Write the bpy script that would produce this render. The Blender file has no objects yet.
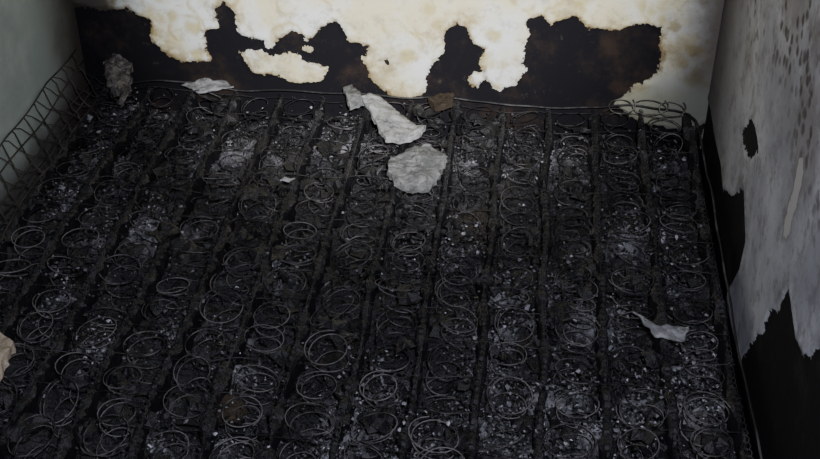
import bpy, bmesh, math, random
import numpy as np
from mathutils import Vector, Matrix, noise as mn
random.seed(7); rng=np.random.default_rng(7)
SC=bpy.context.scene; COL=bpy.context.collection
XL,XR,YB,ZM=-1.075,.44,2.45,.25      # left wall, right wall, back wall, mattress top
YF=-1.2; HC=2.4
# ------------------------------------------------------------ camera
cam=bpy.data.objects.new("camera",bpy.data.cameras.new("camera"));COL.objects.link(cam)
cam.location=(0,0,1.56);cam.rotation_euler=(math.radians(55),0,math.radians(6.2));cam.data.lens=50.5;cam.data.sensor_width=36
cam.data.clip_start=.02
SC.camera=cam
RM=cam.rotation_euler.to_matrix();EYE=Vector(cam.location)
def survey(p,ax,val):
    """photogrammetry: photo measurement -> true point on a known plane of the room"""
    d=RM@Vector(((p[0]-410)/1150,(229.5-p[1])/1150,-1));t=(val-EYE[ax])/d[ax];return EYE+d*t
BW=lambda L:[(q.x,q.z) for q in (survey(p,1,YB) for p in L)]
RW=lambda L:[(q.y,q.z) for q in (survey(p,0,XR) for p in L)]
MT=lambda L,z=ZM:[(q.x,q.y) for q in (survey(p,2,z) for p in L)]
# ------------------------------------------------------------ helpers
def mesh_obj(name,V,F,mat=None,smooth=False,parent=None):
    me=bpy.data.meshes.new(name)
    me.from_pydata([tuple(v) for v in V],[],[tuple(f) for f in F]);me.update()
    ob=bpy.data.objects.new(name,me);COL.objects.link(ob)
    if mat:me.materials.append(mat)
    if smooth:me.polygons.foreach_set("use_smooth",[True]*len(me.polygons))
    if parent:ob.parent=parent
    return ob
class NT:
    def __init__(s,name):
        s.m=bpy.data.materials.new(name);s.m.use_nodes=True;s.t=s.m.node_tree;s.t.nodes.clear()
        s.out=s.n('ShaderNodeOutputMaterial');s.b=s.n('ShaderNodeBsdfPrincipled');s.l(s.b.outputs[0],s.out.inputs[0])
    def n(s,k,**a):
        x=s.t.nodes.new(k)
        for q,v in a.items():setattr(x,q,v)
        return x
    def l(s,a,b):s.t.links.new(a,b)
    def setin(s,sock,v):
        if hasattr(v,'is_output'):s.l(v,sock)
        else:sock.default_value=v
    def pos(s):
        return s.n('ShaderNodeNewGeometry').outputs['Position']
    def xyz(s):
        x=s.n('ShaderNodeSeparateXYZ');s.l(s.pos(),x.inputs[0]);return x.outputs
    def noise(s,scale,detail=4,rough=.6,vec=None,dist=0):
        x=s.n('ShaderNodeTexNoise');x.inputs['Scale'].default_value=scale;x.inputs['Detail'].default_value=detail
        x.inputs['Roughness'].default_value=rough;x.inputs['Distortion'].default_value=dist
        s.l(vec if vec else s.pos(),x.inputs['Vector']);return x.outputs[0]
    def vor(s,scale,feature='F1',rand=1):
        x=s.n('ShaderNodeTexVoronoi');x.feature=feature;x.inputs['Scale'].default_value=scale;x.inputs['Randomness'].default_value=rand
        nz=s.n('ShaderNodeTexNoise');nz.inputs['Scale'].default_value=scale*1.2;nz.inputs['Detail'].default_value=3;s.l(s.pos(),nz.inputs['Vector'])
        va=s.n('ShaderNodeVectorMath',operation='MULTIPLY_ADD');s.l(nz.outputs['Color'],va.inputs[0]);va.inputs[1].default_value=(.55/scale,)*3;s.l(s.pos(),va.inputs[2])
        s.l(va.outputs[0],x.inputs['Vector']);return x.outputs['Distance']
    def math(s,op,a,b=0,c=0):
        x=s.n('ShaderNodeMath',operation=op)
        s.setin(x.inputs[0],a);s.setin(x.inputs[1],b);s.setin(x.inputs[2],c);return x.outputs[0]
    def ramp(s,v,a,b,lo=0,hi=1,smooth=True):
        x=s.n('ShaderNodeMapRange');x.interpolation_type='SMOOTHSTEP' if smooth else 'LINEAR'
        s.setin(x.inputs[0],v)
        for i,q in enumerate((a,b,lo,hi)):x.inputs[i+1].default_value=q
        return x.outputs[0]
    def mix(s,f,a,b):
        x=s.n('ShaderNodeMix',data_type='RGBA')
        s.setin(x.inputs[0],f)
        s.setin(x.inputs[6],a if hasattr(a,'is_output') else (*a,1));s.setin(x.inputs[7],b if hasattr(b,'is_output') else (*b,1))
        return x.outputs[2]
    def attr(s,name):return s.n('ShaderNodeAttribute',attribute_name=name)
    def bump(s,h,strength=.5,dist=.005):
        x=s.n('ShaderNodeBump');x.inputs['Strength'].default_value=strength;x.inputs['Distance'].default_value=dist
        s.l(h,x.inputs['Height']);s.l(x.outputs[0],s.b.inputs['Normal'])
    def fin(s,col,rough=.8,spec=.3,metal=0):
        s.setin(s.b.inputs['Base Color'],col if hasattr(col,'is_output') else (*col,1))
        s.setin(s.b.inputs['Roughness'],rough);s.b.inputs['Specular IOR Level'].default_value=spec;s.setin(s.b.inputs['Metallic'],metal)
        return s.m
def sdist(P,poly):
    """signed distance of points P(N,2) to polygon, positive inside"""
    poly=np.array(poly);A=poly;Bq=np.roll(poly,-1,0);d=np.full(len(P),1e9);ins=np.zeros(len(P),bool)
    for a,b in zip(A,Bq):
        ab=b-a;t=np.clip(((P-a)@ab)/max(ab@ab,1e-12),0,1)
        d=np.minimum(d,np.linalg.norm(P-a-t[:,None]*ab,axis=1))
        c=((a[1]>P[:,1])!=(b[1]>P[:,1]))
        xi=(b[0]-a[0])*(P[:,1]-a[1])/((b[1]-a[1]) if abs(b[1]-a[1])>1e-12 else 1e-12)+a[0]
        ins^=c&(P[:,0]<xi)
    return np.where(ins,d,-d)
# ------------------------------------------------------------ wall materials
def wall_mat(kind):
    g=NT("peeling_paint_"+kind)
    sd=g.attr("bare").outputs['Fac']
    n1=g.math('MULTIPLY',g.math('SUBTRACT',g.noise(30,5,.65),.5),.040)
    n2=g.math('MULTIPLY',g.math('SUBTRACT',g.noise(110,4,.6),.5),.016)
    e=g.math('ADD',g.math('ADD',sd,n1),n2)
    bare=g.ramp(e,-.0009,.0009)
    rim=g.math('MULTIPLY',g.ramp(e,-.012,-.0005),g.ramp(g.noise(14,3),.38,.60))
    halo=g.math('MULTIPLY',g.ramp(e,-.060,-.002),g.ramp(g.noise(12,5,.7),.48,.66))
    X,Y,Z=g.xyz()
    if kind=="back":
        ring=g.vor(11)
        wn=g.noise(9,4,.6)
        pale=g.mix(g.ramp(g.noise(6,4),.40,.58),(.66,.69,.67),(.64,.59,.38))
        ringm=g.math('MULTIPLY',g.math('MULTIPLY',g.ramp(ring,.30,.42),g.ramp(ring,.42,.50,1,0)),g.ramp(wn,.44,.56))
        c=g.mix(g.math('MULTIPLY',ringm,.7),pale,(.42,.34,.15))
        c=g.mix(g.math('MULTIPLY',g.math('MULTIPLY',g.ramp(g.vor(17),.46,.16),g.ramp(g.noise(10,2),.40,.54)),.8),c,(.46,.39,.16))
        c=g.mix(g.math('MULTIPLY',g.ramp(g.noise(30,5,.75),.50,.68),.55),c,(.31,.29,.22))
        c=g.mix(g.math('MULTIPLY',halo,.75),c,(.23,.17,.09))
        c=g.mix(g.math('MULTIPLY',rim,.85),c,(.20,.14,.065))
        sl=g.ramp(g.math('ADD',X,g.math('MULTIPLY',wn,.14)),-.94,-.80,1,0)
        c=g.mix(g.math('MULTIPLY',sl,.95),c,(.022,.017,.013))
        sr=g.ramp(g.math('ADD',X,g.math('MULTIPLY',wn,.12)),.33,.49)
        c=g.mix(g.math('MULTIPLY',sr,.9),c,(.07,.05,.035))
        lo=g.math('MULTIPLY',g.ramp(g.math('ADD',Z,g.math('MULTIPLY',wn,.12)),.30,.44,1,0),g.ramp(X,.02,.25))
        c=g.mix(g.math('MULTIPLY',lo,.85),c,(.18,.19,.16))
        dk=g.mix(g.ramp(g.noise(8,5,.7),.48,.72),(.0055,.005,.0075),(.026,.017,.013))
        dk=g.mix(g.ramp(g.noise(50,4,.7),.62,.75),dk,(.038,.032,.030))
    elif kind=="right":
        wn=g.noise(5,5,.6)
        c=g.mix(g.ramp(wn,.38,.64),(.34,.345,.40),(.53,.535,.60))
        c=g.mix(g.math('MULTIPLY',g.ramp(g.noise(16,6,.78),.48,.66),.7),c,(.19,.185,.205))
        c=g.mix(g.math('MULTIPLY',g.ramp(g.noise(55,5,.8),.54,.68),.5),c,(.17,.165,.18))
        c=g.mix(g.math('MULTIPLY',halo,.7),c,(.13,.12,.13))
        so=g.ramp(g.math('ADD',g.math('ADD',Y,g.math('MULTIPLY',Z,-.10)),g.math('MULTIPLY',wn,.5)),2.20,2.60)
        c=g.mix(g.math('MULTIPLY',so,.84),c,(.07,.058,.052))
        hi=g.ramp(g.math('ADD',Z,g.math('MULTIPLY',wn,.3)),.66,.86)
        mold=g.math('MULTIPLY',g.ramp(g.vor(36),.50,.24),g.ramp(g.noise(9,3),.40,.52))
        mold=g.math('MULTIPLY',mold,hi)
        c=g.mix(g.math('MULTIPLY',g.ramp(g.noise(6,4),.42,.60),g.math('MULTIPLY',hi,.6)),c,(.18,.15,.145))
        c=g.mix(g.math('MULTIPLY',mold,.88),c,(.05,.038,.036))
        c=g.mix(g.math('MULTIPLY',rim,.3),c,(.50,.49,.52))
        scr=g.attr("scrape").outputs['Fac'];se=g.math('ADD',scr,g.math('MULTIPLY',n1,1.2))
        c=g.mix(g.math('MULTIPLY',g.ramp(se,-.014,-.001),.5),c,(.20,.17,.16))
        c=g.mix(g.math('MULTIPLY',g.ramp(se,-.001,.003),.75),c,(.62,.60,.60))
        dk=g.mix(g.ramp(g.noise(9,5,.7),.5,.7),(.006,.0055,.0075),(.024,.020,.019))
    else:
        wn=g.noise(5,5,.6)
        c=g.mix(g.ramp(wn,.35,.65),(.22,.26,.25),(.32,.36,.35))
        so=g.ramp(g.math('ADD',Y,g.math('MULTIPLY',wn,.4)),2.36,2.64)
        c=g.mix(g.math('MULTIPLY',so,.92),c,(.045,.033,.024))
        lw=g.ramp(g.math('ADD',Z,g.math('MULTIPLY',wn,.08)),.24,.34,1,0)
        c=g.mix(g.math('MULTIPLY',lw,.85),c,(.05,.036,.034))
        dk=g.mix(.5,(.02,.02,.02),(.04,.03,.025))
    col=g.mix(bare,c,dk)
    h=g.math('ADD',g.math('MULTIPLY',g.math('SUBTRACT',1,bare),1.0),g.math('MULTIPLY',g.noise(70,5,.7),.5))
    g.bump(h,.6,.003)
    return g.fin(col,g.ramp(bare,0,1,.7,.9),.2)
def wall(name,axis,val,us,zs,polys_in,polys_out,mat,sign,scr=None):
    U,Zg=np.meshgrid(us,zs);P=np.stack([U.ravel(),Zg.ravel()],1);nu,nz=len(us),len(zs)
    sd=np.full(len(P),-1.)
    for p in polys_in:sd=np.maximum(sd,sdist(P,p))
    for p in polys_out:sd=np.minimum(sd,-sdist(P,p))
    lift=np.clip(-sd/.012,0,1)*.003
    curl=np.exp(-((sd+.006)/.006)**2)*.003
    off=(lift+curl)*sign
    V=[((p[0],val+o,p[1]) if axis==1 else (val+o,p[0],p[1])) for p,o in zip(P,off)]
    F=[(j*nu+i,j*nu+i+1,(j+1)*nu+i+1,(j+1)*nu+i) for j in range(nz-1) for i in range(nu-1)]
    ob=mesh_obj(name,V,F,mat,True)
    a=ob.data.attributes.new("bare",'FLOAT','POINT');a.data.foreach_set("value",sd.astype(np.float32))
    if scr:
        a=ob.data.attributes.new("scrape",'FLOAT','POINT');a.data.foreach_set("value",sdist(P,scr).astype(np.float32))
    return ob
edge=BW([(126,9),(150,20),(152,42),(162,50),(185,64),(200,60),(212,62),(206,48),(205,32),(218,28),(216,10),(224,3),(234,12),(237,32),(250,38),(265,40),(268,48),(282,38),(292,30),(303,35),(305,46),(300,50),(318,52),(308,44),(320,30),(336,20),(350,42),(368,45),(364,58),(372,80),(392,96),(410,99),(424,92),(428,68),(446,50),(442,34),(456,22),(468,26),(473,44),(484,48),(480,64),(488,82),(500,90),(516,84),(526,68),(522,48),(530,34),(527,20),(540,14),(552,24),(575,16),(590,28),(618,30),(642,24),(660,28),(663,58),(652,80),(636,84),(628,92),(612,104),(640,122),(690,132)])
edge+=[(XR,.2),(XR,-.05),(XL-.05,-.05),(XL-.05,.44)]+BW([(92,8)])
isl=BW([(240,52),(262,50),(270,56),(290,50),(308,60),(328,68),(322,80),(300,84),(275,76),(255,74),(245,66)])
dot=BW([(468,75),(478,70),(485,79),(478,87),(468,84)])
hol=BW([(384,60),(388,58),(390,63),(386,66)])
zs=np.concatenate([np.arange(0,.62,.006),np.linspace(.65,HC,12)])
wall("wall_back",1,YB,np.append(np.arange(XL,XR,.006),XR),zs,[edge,hol],[isl,dot],wall_mat("back"),-1)
ra=RW([(698,70),(706,88),(712,112),(716,140),(722,165),(724,190),(733,196),(745,188),(747,240),(741,268),(728,292),(728,310),(742,365),(752,345),(765,330),(770,312),(778,308),(790,288),(797,340),(806,358),(822,345)])
ra=ra+[(.9,.2),(.9,-.05),(YB+.05,-.05),(YB+.05,.4)]
rb=RW([(744,132),(752,118),(757,130),(760,150),(752,160),(746,150)])
rs=RW([(783,240),(786,218),(793,198),(799,170),(805,152),(806,172),(801,195),(795,218),(788,238)])
ys=np.concatenate([np.linspace(YF,.85,20),np.arange(.87,YB,.007),[YB]])
zs2=np.concatenate([np.arange(0,1.1,.007),np.linspace(1.15,HC,10)])
wall("wall_right",0,XR,ys,zs2,[ra,rb],[],wall_mat("right"),-1,rs)
wall("wall_left",0,XL,np.linspace(YF,YB,60),np.linspace(0,HC,50),[],[],wall_mat("left"),1)
g=NT("sooty_plaster");sm=g.fin(g.mix(g.ramp(g.noise(4,5),.4,.7),(.10,.09,.09),(.25,.24,.23)),.9)
mesh_obj("ceiling",[(XL,YF,HC),(XR,YF,HC),(XR,YB,HC),(XL,YB,HC)],[(0,1,2,3)],sm)
mesh_obj("wall_front",[(XL,YF,0),(XR,YF,0),(XR,YF,HC),(XL,YF,HC)],[(0,1,2,3)],sm)
g=NT("charred_floor");fm=g.fin(g.mix(g.ramp(g.noise(6,6,.7),.4,.7),(.015,.013,.013),(.07,.055,.05)),.85)
mesh_obj("floor",[(XL,YF,0),(XR,YF,0),(XR,YB,0),(XL,YB,0)],[(0,1,2,3)],fm)
# ------------------------------------------------------------ mattress
MX0,MX1,MY0,MY1=-1.01,.395,.45,2.40
def sag(x,y):
    return .016*mn.noise(Vector((x*2.3,y*2.3,1.7)))+.012*mn.noise(Vector((x*6,y*6,4.2)))
def tube(pts,r,sides,V,F,closed=False):
    pts=np.asarray(pts,float);n=len(pts)
    T=np.gradient(pts,axis=0) if not closed else np.roll(pts,-1,0)-np.roll(pts,1,0)
    T/=np.linalg.norm(T,axis=1)[:,None]+1e-12
    ref=np.array([0,0,1.]);A=np.cross(T,ref);L=np.linalg.norm(A,axis=1)
    A[L<1e-3]=(1,0,0);A/=np.linalg.norm(A,axis=1)[:,None];Bn=np.cross(A,T)
    b=len(V)
    for k in range(n):
        for s in range(sides):
            t=2*math.pi*s/sides;V.append(pts[k]+(A[k]*math.cos(t)+Bn[k]*math.sin(t))*r)
    for k in range(n if closed else n-1):
        k2=(k+1)%n
        for s in range(sides):
            s2=(s+1)%sides;F.append((b+k*sides+s,b+k*sides+s2,b+k2*sides+s2,b+k2*sides+s))
mroot=bpy.data.objects.new("burnt_spring_mattress",None);COL.objects.link(mroot)
g=NT("burnt_spring_wire")
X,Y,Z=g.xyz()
# mottled wire colour, darker toward the back wall, paler toward the foot
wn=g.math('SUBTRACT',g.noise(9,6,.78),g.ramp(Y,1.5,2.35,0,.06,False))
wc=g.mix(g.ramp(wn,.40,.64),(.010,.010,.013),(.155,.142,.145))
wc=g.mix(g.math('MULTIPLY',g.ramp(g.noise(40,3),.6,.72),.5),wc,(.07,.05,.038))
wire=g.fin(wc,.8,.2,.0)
g=NT("sooted_lacing_wire")
lace=g.fin(g.mix(g.ramp(g.noise(8,5,.7),.46,.66),(.007,.007,.009),(.06,.057,.06)),.7,.3,.0)
g=NT("charred_fabric")
cc=g.mix(g.ramp(g.noise(25,5,.7),.45,.75),(.004,.004,.006),(.018,.016,.020))
cc=g.mix(g.math('MULTIPLY',g.ramp(g.noise(14,6,.8),.58,.70),.6),cc,(.09,.087,.10))
g.bump(g.noise(160,4,.7),.8,.004)
char=g.fin(cc,.5,.5)
NC=13;PX=(MX1-MX0-.02)/NC;PY=.086
V=[];F=[]
nr=int((MY1-MY0)/PY)
for i in range(NC):
    cx0=MX0+.01+PX*(i+.5)
    for j in range(nr):
        cy0=MY1-.05-PY*j
        cx=cx0+random.gauss(0,.005);cy=cy0+random.gauss(0,.008)
        zt=ZM+sag(cx,cy)+random.gauss(0,.007)
        H=.15;turns=6.0;seg=20;N=int(turns*seg)
        tx,ty=random.gauss(0,.14),random.gauss(0,.14)
        if random.random()<.10:tx*=2.4;ty*=2.4;zt+=.004
        if random.random()<.12:zt-=random.uniform(.015,.04)
        R0=random.uniform(.033,.043);ph=random.uniform(0,6.28);lean=random.gauss(0,.15),random.gauss(0,.15)
        e1=random.uniform(-.06,.06)
        pts=[]
        for k in range(N+1):
            t=k/N;u=t*turns
            zz=-H*(max(0,min(1,(u-.95)/(turns-1.9))))
            rr=R0*(1-.24*math.sin(math.pi*t)**.8)
            a=ph+u*2*math.pi
            x=math.cos(a)*rr*(1+e1);y=math.sin(a)*rr*(1-e1)
            w=1-t
            pts.append((cx+x+lean[0]*zz,cy+y+lean[1]*zz,zt+zz+(x*tx+y*ty)*w))
        tube(pts,random.uniform(.0009,.0014),4,V,F)
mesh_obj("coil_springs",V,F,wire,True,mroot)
# lacing helices + charred seams along the bed, cross wires, border
V=[];F=[];V2=[];F2=[]
for i in range(NC+1):
    x0=MX0+.01+PX*i
    ln=int((MY1-MY0)/.0022)
    pts=[]
    for k in range(ln):
        y=MY0+(MY1-MY0)*k/ln;a=k*.95
        wob=.006*mn.noise(Vector((i*3.1,y*5,0)))
        pts.append((x0+wob+.005*math.cos(a),y,ZM+sag(x0,y)+.002+.005*math.sin(a)))
    tube(pts,.0008,3,V,F)
    ns=int((MY1-MY0)/.006);b=len(V2)
    for k in range(ns):
        y=MY0+(MY1-MY0)*k/ns
        wob=.008*mn.noise(Vector((i*3.1,y*5,0)))
        w=.0072+.011*mn.noise(Vector((i*5.1,y*20,2)))+.006*mn.noise(Vector((i*5.1,y*90,7)))
        w=max(w,.0025);zt=ZM+sag(x0,y)-.004+.014*mn.noise(Vector((i*2.,y*32,5)))
        hd=.045+.03*mn.noise(Vector((i,y*12,9)))
        for (dx,dz) in ((-w*.7,-hd),(-w,-.006),(-w*.5,0),(w*.5,0),(w,-.006),(w*.7,-hd)):
            V2.append((x0+wob+dx+random.gauss(0,.001),y,zt+dz+random.gauss(0,.001)))
    for k in range(ns-1):
        for s in range(5):
            F2.append((b+k*6+s,b+k*6+s+1,b+(k+1)*6+s+1,b+(k+1)*6+s))
for j in range(nr+1):
    y0=MY1-.002-PY*j
    pts=[(x,y0+.012*mn.noise(Vector((x*6,j*2.2,0))),ZM+sag(x,y0)-.010+.009*mn.noise(Vector((x*14,j*1.7,3)))) for x in np.linspace(MX0,MX1,120)]
    tube(pts,.0009,3,V,F)
def loop(z,grow,r):
    c=[]
    x0,x1,y0,y1=MX0-grow,MX1+grow,MY0,MY1+grow;rr=.06
    for (cx,cy,a0) in ((x1-rr,y1-rr,0),(x0+rr,y1-rr,90),(x0+rr,y0+rr,180),(x1-rr,y0+rr,270)):
        for q in range(7):
            a=math.radians(a0+15*q);c.append((cx+rr*math.cos(a),cy+rr*math.sin(a)))
    out=[]
    for k in range(len(c)):
        a,b=np.array(c[k]),np.array(c[(k+1)%len(c)]);n=max(1,int(np.linalg.norm(b-a)/.03))
        for q in range(n):
            p=a+(b-a)*q/n;out.append((p[0],p[1],z+sag(p[0],p[1])+.008*mn.noise(Vector((p[0]*11,p[1]*11,2)))))
    tube(out,r,6,V,F,True)
loop(ZM+.004,.008,.0022);loop(ZM-.15,.008,.0028)
mesh_obj("lacing_wires",V,F,lace,True,mroot)
mesh_obj("charred_seams",V2,F2,char,False,mroot)
# ------------------------------------------------------------ ash bed
blobs=[((155,212),.10,.9),((120,208),.07,.8),((65,185),.06,.8),((550,385),.06,.8),((575,375),.04,.7),((345,390),.06,.8),((640,375),.05,.7),((225,408),.04,.4),((500,310),.06,.8),((510,275),.06,.8),((630,215),.07,.8),((480,135),.08,.7),((100,325),.04,.6),((330,120),.10,.6),((230,130),.12,.6),((700,385),.07,.7),((490,400),.06,.7),((280,250),.05,.5),((600,290),.06,.8),((380,355),.04,.5),((230,340),.04,.6),((560,140),.1,.5),((140,85),.08,.7),((330,435),.05,.7),((600,415),.05,.8),((490,350),.05,.7),((545,430),.06,.7),((690,330),.05,.5),((420,260),.04,.5),((90,130),.10,.7),((660,140),.06,.5),((460,220),.06,.5),((560,260),.05,.6),((670,250),.05,.5),((180,300),.05,.5),((60,270),.05,.5),((150,420),.05,.5),((410,420),.05,.5),((640,440),.05,.7)]
BL=[(MT([p])[0],r,s) for p,r,s in blobs]
def ashv(x,y):
    v=0
    for (c,r,s) in BL:
        v=max(v,s*math.exp(-((x-c[0])**2+(y-c[1])**2)/(r*r)))
    return v
def bed(x,y):
    a=ashv(x,y)
    return ZM-.090+.034*mn.noise(Vector((x*7,y*7,3)))+.026*mn.noise(Vector((x*22,y*22,8)))+.012*mn.noise(Vector((x*70,y*70,8)))+.062*a*(.6+.8*mn.noise(Vector((x*15,y*15,6))))
xs=np.arange(MX0-.005,MX1+.006,.009);yy=np.arange(MY0,MY1+.005,.009)
V=[];A=[]
for y in yy:
    for x in xs:
        V.append((x,y,bed(x,y)));A.append(ashv(x,y))
nx=len(xs);F=[(j*nx+i,j*nx+i+1,(j+1)*nx+i+1,(j+1)*nx+i) for j in range(len(yy)-1) for i in range(nx-1)]
g=NT("ash_and_char")
at=g.attr("ash").outputs['Fac']
base=g.mix(g.ramp(g.noise(18,6,.75),.42,.7),(.004,.004,.006),(.030,.028,.036))
m=g.ramp(g.math('ADD',g.math('MULTIPLY',at,.34),g.noise(30,6,.78)),.58,.86)
c=g.mix(m,base,(.23,.225,.25))
m2=g.ramp(g.noise(80,5,.8),.60,.72);c=g.mix(g.math('MULTIPLY',m2,.55),c,(.12,.115,.135))
m3=g.ramp(g.noise(5,3),.62,.74);c=g.mix(g.math('MULTIPLY',m3,.4),c,(.05,.03,.017))
g.bump(g.noise(130,5,.75),1,.006)
am=g.fin(c,.45,.6)
ob=mesh_obj("ash_bed",V,F,am,False,mroot)
ob.data.attributes.new("ash",'FLOAT','POINT').data.foreach_set("value",np.array(A,np.float32))
# loose flakes of char and ash
V=[];F=[];C=[]
for k in range(28000):
    if k%2==0:
        c,r,s=random.choice(BL);x=random.gauss(c[0],r*.65);y=random.gauss(c[1],r*.65)
    else:
        x=random.uniform(MX0,MX1);y=random.uniform(MY0,MY1)
    if not(MX0<x<MX1 and MY0<y<MY1):continue
    a=ashv(x,y)
    z=bed(x,y)+random.uniform(0,.016)
    if random.random()<.17:z=ZM+sag(x,y)-random.uniform(0,.035)
    s=random.uniform(.0015,.0048)*(1.8 if random.random()<.06 else 1)
    n=random.choice((4,5,6));b=len(V)
    rot=Matrix.Rotation(random.uniform(0,6.3),3,'Z')@Matrix.Rotation(random.uniform(-1.2,1.2),3,'X')
    V.append(Vector((x,y,z+s*.6)))
    for q in range(n):
        t=2*math.pi*q/n
        V.append(Vector((x,y,z))+rot@Vector((math.cos(t)*s*random.uniform(.4,1.4),math.sin(t)*s*random.uniform(.4,1.4),random.uniform(-.4,.4)*s)))
    u=random.random()
    if u<.012+.07*a: v=random.uniform(.16,.42)
    elif u<.12+.6*a: v=random.uniform(.05,.17)
    else: v=random.uniform(.005,.02)
    for q in range(n):
        F.append((b,b+1+q,b+1+(q+1)%n));C.append(v)
ob=mesh_obj("ash_flakes",V,F,None,False,mroot)
ob.data.attributes.new("tone",'FLOAT','FACE').data.foreach_set("value",np.array(C,np.float32))
g=NT("ash_flake");tn=g.attr("tone").outputs['Fac']
cb=g.n('ShaderNodeCombineColor');g.l(tn,cb.inputs[0]);g.l(tn,cb.inputs[1]);g.l(g.math('MULTIPLY',tn,1.12),cb.inputs[2])
ob.data.materials.append(g.fin(cb.outputs[0],.5,.5))
# charred scraps draped on top of the springs
V=[];F=[]
for k in range(520):
    x=random.uniform(MX0,MX1-.04);y=random.uniform(MY0,MY1-.03)
    n=9;s=random.uniform(.010,.030);b=len(V);z=ZM+sag(x,y)-random.uniform(0,.05)
    V.append((x,y,z+random.uniform(-.004,.008)))
    for rr in (.5,1):
        for q in range(n):
            t=2*math.pi*q/n;r=s*rr*random.uniform(.5,1.35)
            V.append((x+math.cos(t)*r,y+math.sin(t)*r*1.2,z+random.uniform(-.008,.008)-rr*.006))
    for q in range(n):
        q2=(q+1)%n;F.append((b,b+1+q,b+1+q2));F.append((b+1+q,b+1+n+q,b+1+n+q2,b+1+q2))
mesh_obj("charred_scraps",V,F,char,False,mroot)
# ------------------------------------------------------------ curled wire edge panel at left wall
V=[];F=[]
def pan(u,y):   # u 0..1 from mattress edge to wall
    return (MX0+.015-u*(MX0+.015-XL-.010)+.006*mn.noise(Vector((u*4,y*6,1))),y+.012*mn.noise(Vector((u*5,y*9,7))),ZM+.006+.080*u+.018*mn.noise(Vector((u*3,y*4,5))))
for u in (0,.34,.67,1):
    tube([pan(u,y) for y in np.linspace(1.05,2.40,90)],.0019,5,V,F)
for y in np.arange(1.06,2.38,.060):
    tube([pan(u,min(2.40,y+.05*u)) for u in np.linspace(0,1,8)],.0016,5,V,F)
    tube([pan(u,y+.062*(1-u)) for u in np.linspace(0,1,8)],.0012,5,V,F)
g=NT("rusty_edge_wire");rw=g.fin(g.mix(g.ramp(g.noise(12,4),.4,.65),(.008,.008,.009),(.04,.03,.027)),.6,.4,.0)
mesh_obj("wire_edge_mesh",V,F,rw,True,mroot)
# ------------------------------------------------------------ debris slabs
def slab(name,pts,z,th,mat,rough=.004,tilt=(0,0),lump=.01):
    bm=bmesh.new()
    n=len(pts);cx=sum(p[0] for p in pts)/n;cy=sum(p[1] for p in pts)/n
    vs=[bm.verts.new((p[0],p[1],0)) for p in pts]
    f=bm.faces.new(vs);f.normal_update()
    if f.normal.z<0:f.normal_flip()
    bmesh.ops.triangulate(bm,faces=[f])
    for _ in range(5):
        es=[e for e in bm.edges if e.calc_length()>.006]
        if not es:break
        bmesh.ops.subdivide_edges(bm,edges=es,cuts=1)
        bmesh.ops.triangulate(bm,faces=bm.faces[:])
    r=bmesh.ops.extrude_face_region(bm,geom=bm.faces[:])
    top=[v for v in r['geom'] if isinstance(v,bmesh.types.BMVert)]
    for v in top:v.co.z+=th
    sd=len(name)+n
    for v in bm.verts:
        c=v.co.copy()
        h=lump*(mn.noise(Vector((c.x*18,c.y*18,sd)))+.35*mn.noise(Vector((c.x*44,c.y*44,sd+4))))+rough*.5*mn.noise(Vector((c.x*90,c.y*90,sd+c.z*60)))
        v.co.z+=h+z+tilt[0]*(c.x-cx)+tilt[1]*(c.y-cy)
        v.co.x+=rough*1.4*mn.noise(Vector((c.x*70,c.y*70,c.z*80+3)));v.co.y+=rough*1.4*mn.noise(Vector((c.x*70,c.y*70,c.z*80+9)))
    bmesh.ops.recalc_face_normals(bm,faces=bm.faces[:])
    for f in bm.faces:f.smooth=abs(f.normal.z)>.5
    me=bpy.data.meshes.new(name);bm.to_mesh(me);bm.free();me.materials.append(mat)
    ob=bpy.data.objects.new(name,me);COL.objects.link(ob);return ob
def pm(name,a,b,k,scale=30,bs=.6):
    g=NT(name);c=g.mix(g.ramp(g.noise(scale,5,.7),.38,.66),a,b)
    c=g.mix(g.math('MULTIPLY',g.ramp(g.noise(40,6,.8),.48,.66),.9),c,k);g.bump(g.noise(110,5,.7),bs,.004);return g.fin(c,.9,.1)
pl=pm("pale_plaster",(.20,.205,.21),(.40,.40,.41),(.08,.076,.075))
pg=pm("grey_plaster",(.10,.103,.105),(.22,.222,.225),(.05,.048,.047))
pt=pm("paint_flake_paint",(.16,.16,.17),(.34,.34,.36),(.08,.08,.08))
br=pm("scorched_foam",(.035,.027,.021),(.065,.050,.038),(.02,.016,.012))
yl=pm("yellowed_plaster",(.36,.30,.22),(.46,.40,.32),(.2,.16,.12))
zt=ZM+.016
slab("plaster_chunk",MT([(360,101),(372,97),(384,101),(398,114),(410,122),(425,131),(422,139),(400,143),(386,142),(380,132),(372,116)],zt),zt,.010,pl,tilt=(.03,0),lump=.012)
slab("plaster_chunk.001",MT([(391,163),(404,160),(412,153),(426,152),(448,165),(443,175),(430,190),(412,192),(396,185),(388,175)],zt),zt,.018,pg,tilt=(.04,.04),lump=.009,rough=.007)
slab("plaster_chunk.002",MT([(342,92),(352,88),(360,95),(365,104),(350,108)],zt),zt,.01,pg)
slab("plaster_chunk.003",MT([(428,102),(440,97),(455,98),(452,108),(436,112)],zt),zt,.014,br)
slab("plaster_chunk.004",MT([(208,398),(228,396),(246,404),(240,420),(222,424),(212,414)],ZM-.03),ZM-.04,.014,br,rough=.01)
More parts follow.
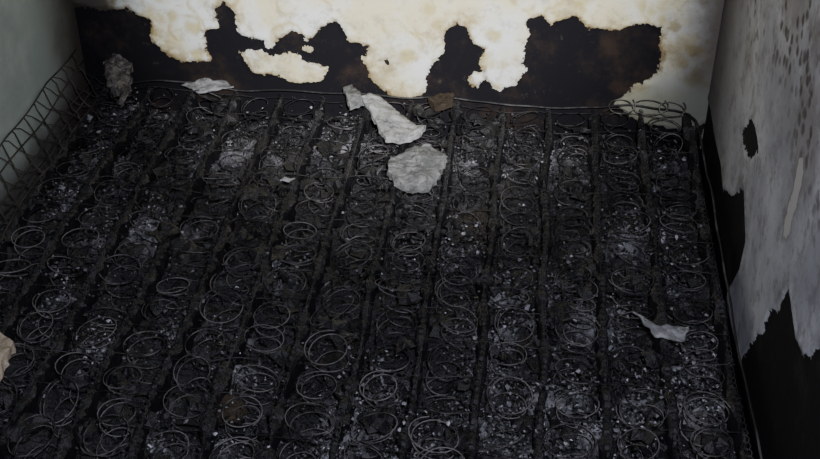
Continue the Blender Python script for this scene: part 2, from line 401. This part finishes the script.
slab("plaster_chunk.005",MT([(-30,330),(-6,335),(16,349),(8,368),(-4,386),(-25,380)],zt),zt,.02,yl)
slab("paint_flake",MT([(182,85),(205,81),(226,82),(234,88),(215,90),(198,92)],zt),zt,.003,pt,tilt=(0,.1))
slab("paint_flake.001",MT([(633,313),(646,320),(656,327),(690,325),(684,336),(668,341),(654,337)],zt),zt,.003,pt,lump=.016)
slab("paint_flake.002",MT([(294,179),(284,177),(280,180),(289,182)],zt),zt,.003,pt)
slab("crumpled_ash_clump",MT([(106,62),(118,58),(130,62),(132,80),(130,100),(122,106),(114,92),(108,80)],zt),zt,.02,pm("ash_clump",(.06,.055,.052),(.22,.20,.185),(.02,.018,.018),50,1),rough=.012,lump=.035)
# pale bent edge springs near right back corner
V=[];F=[]
for (cx,r,zz) in ((.235,.030,.008),(.30,.040,.010),(.35,.03,.008)):
    pts=[]
    for k in range(50):
        a=k/49*math.pi*2.2;pts.append((cx+r*math.cos(a),2.385+.022*math.sin(a),ZM+zz+.010*math.sin(a)+.0003*k))
    tube(pts,.0012,5,V,F)
g=NT("ash_coated_wire");mesh_obj("bent_edge_spring",V,F,g.fin(g.mix(g.ramp(g.noise(30,3),.42,.6),(.04,.04,.036),(.18,.18,.165)),.8),True,mroot)
# ------------------------------------------------------------ light
def spot(name,loc,tgt,e,size,blend,col,rad):
    L=bpy.data.lights.new(name,'SPOT');L.energy=e;L.spot_size=math.radians(size);L.spot_blend=blend;L.color=col;L.shadow_soft_size=rad
    o=bpy.data.objects.new(name,L);COL.objects.link(o);o.location=loc
    o.rotation_euler=(Vector(tgt)-Vector(loc)).to_track_quat('-Z','Y').to_euler()
spot("torch_beam",(.06,.02,1.66),(-.28,2.45,.56),640,31,1,(1,.99,.965),.02)
spot("torch_spill",(.06,.02,1.66),(-.20,1.9,.35),138,98,1,(.86,.88,1),.03)
w=bpy.data.worlds.new("world");SC.world=w;w.use_nodes=True
w.node_tree.nodes['Background'].inputs[0].default_value=(.52,.57,.85,1);w.node_tree.nodes['Background'].inputs[1].default_value=.05
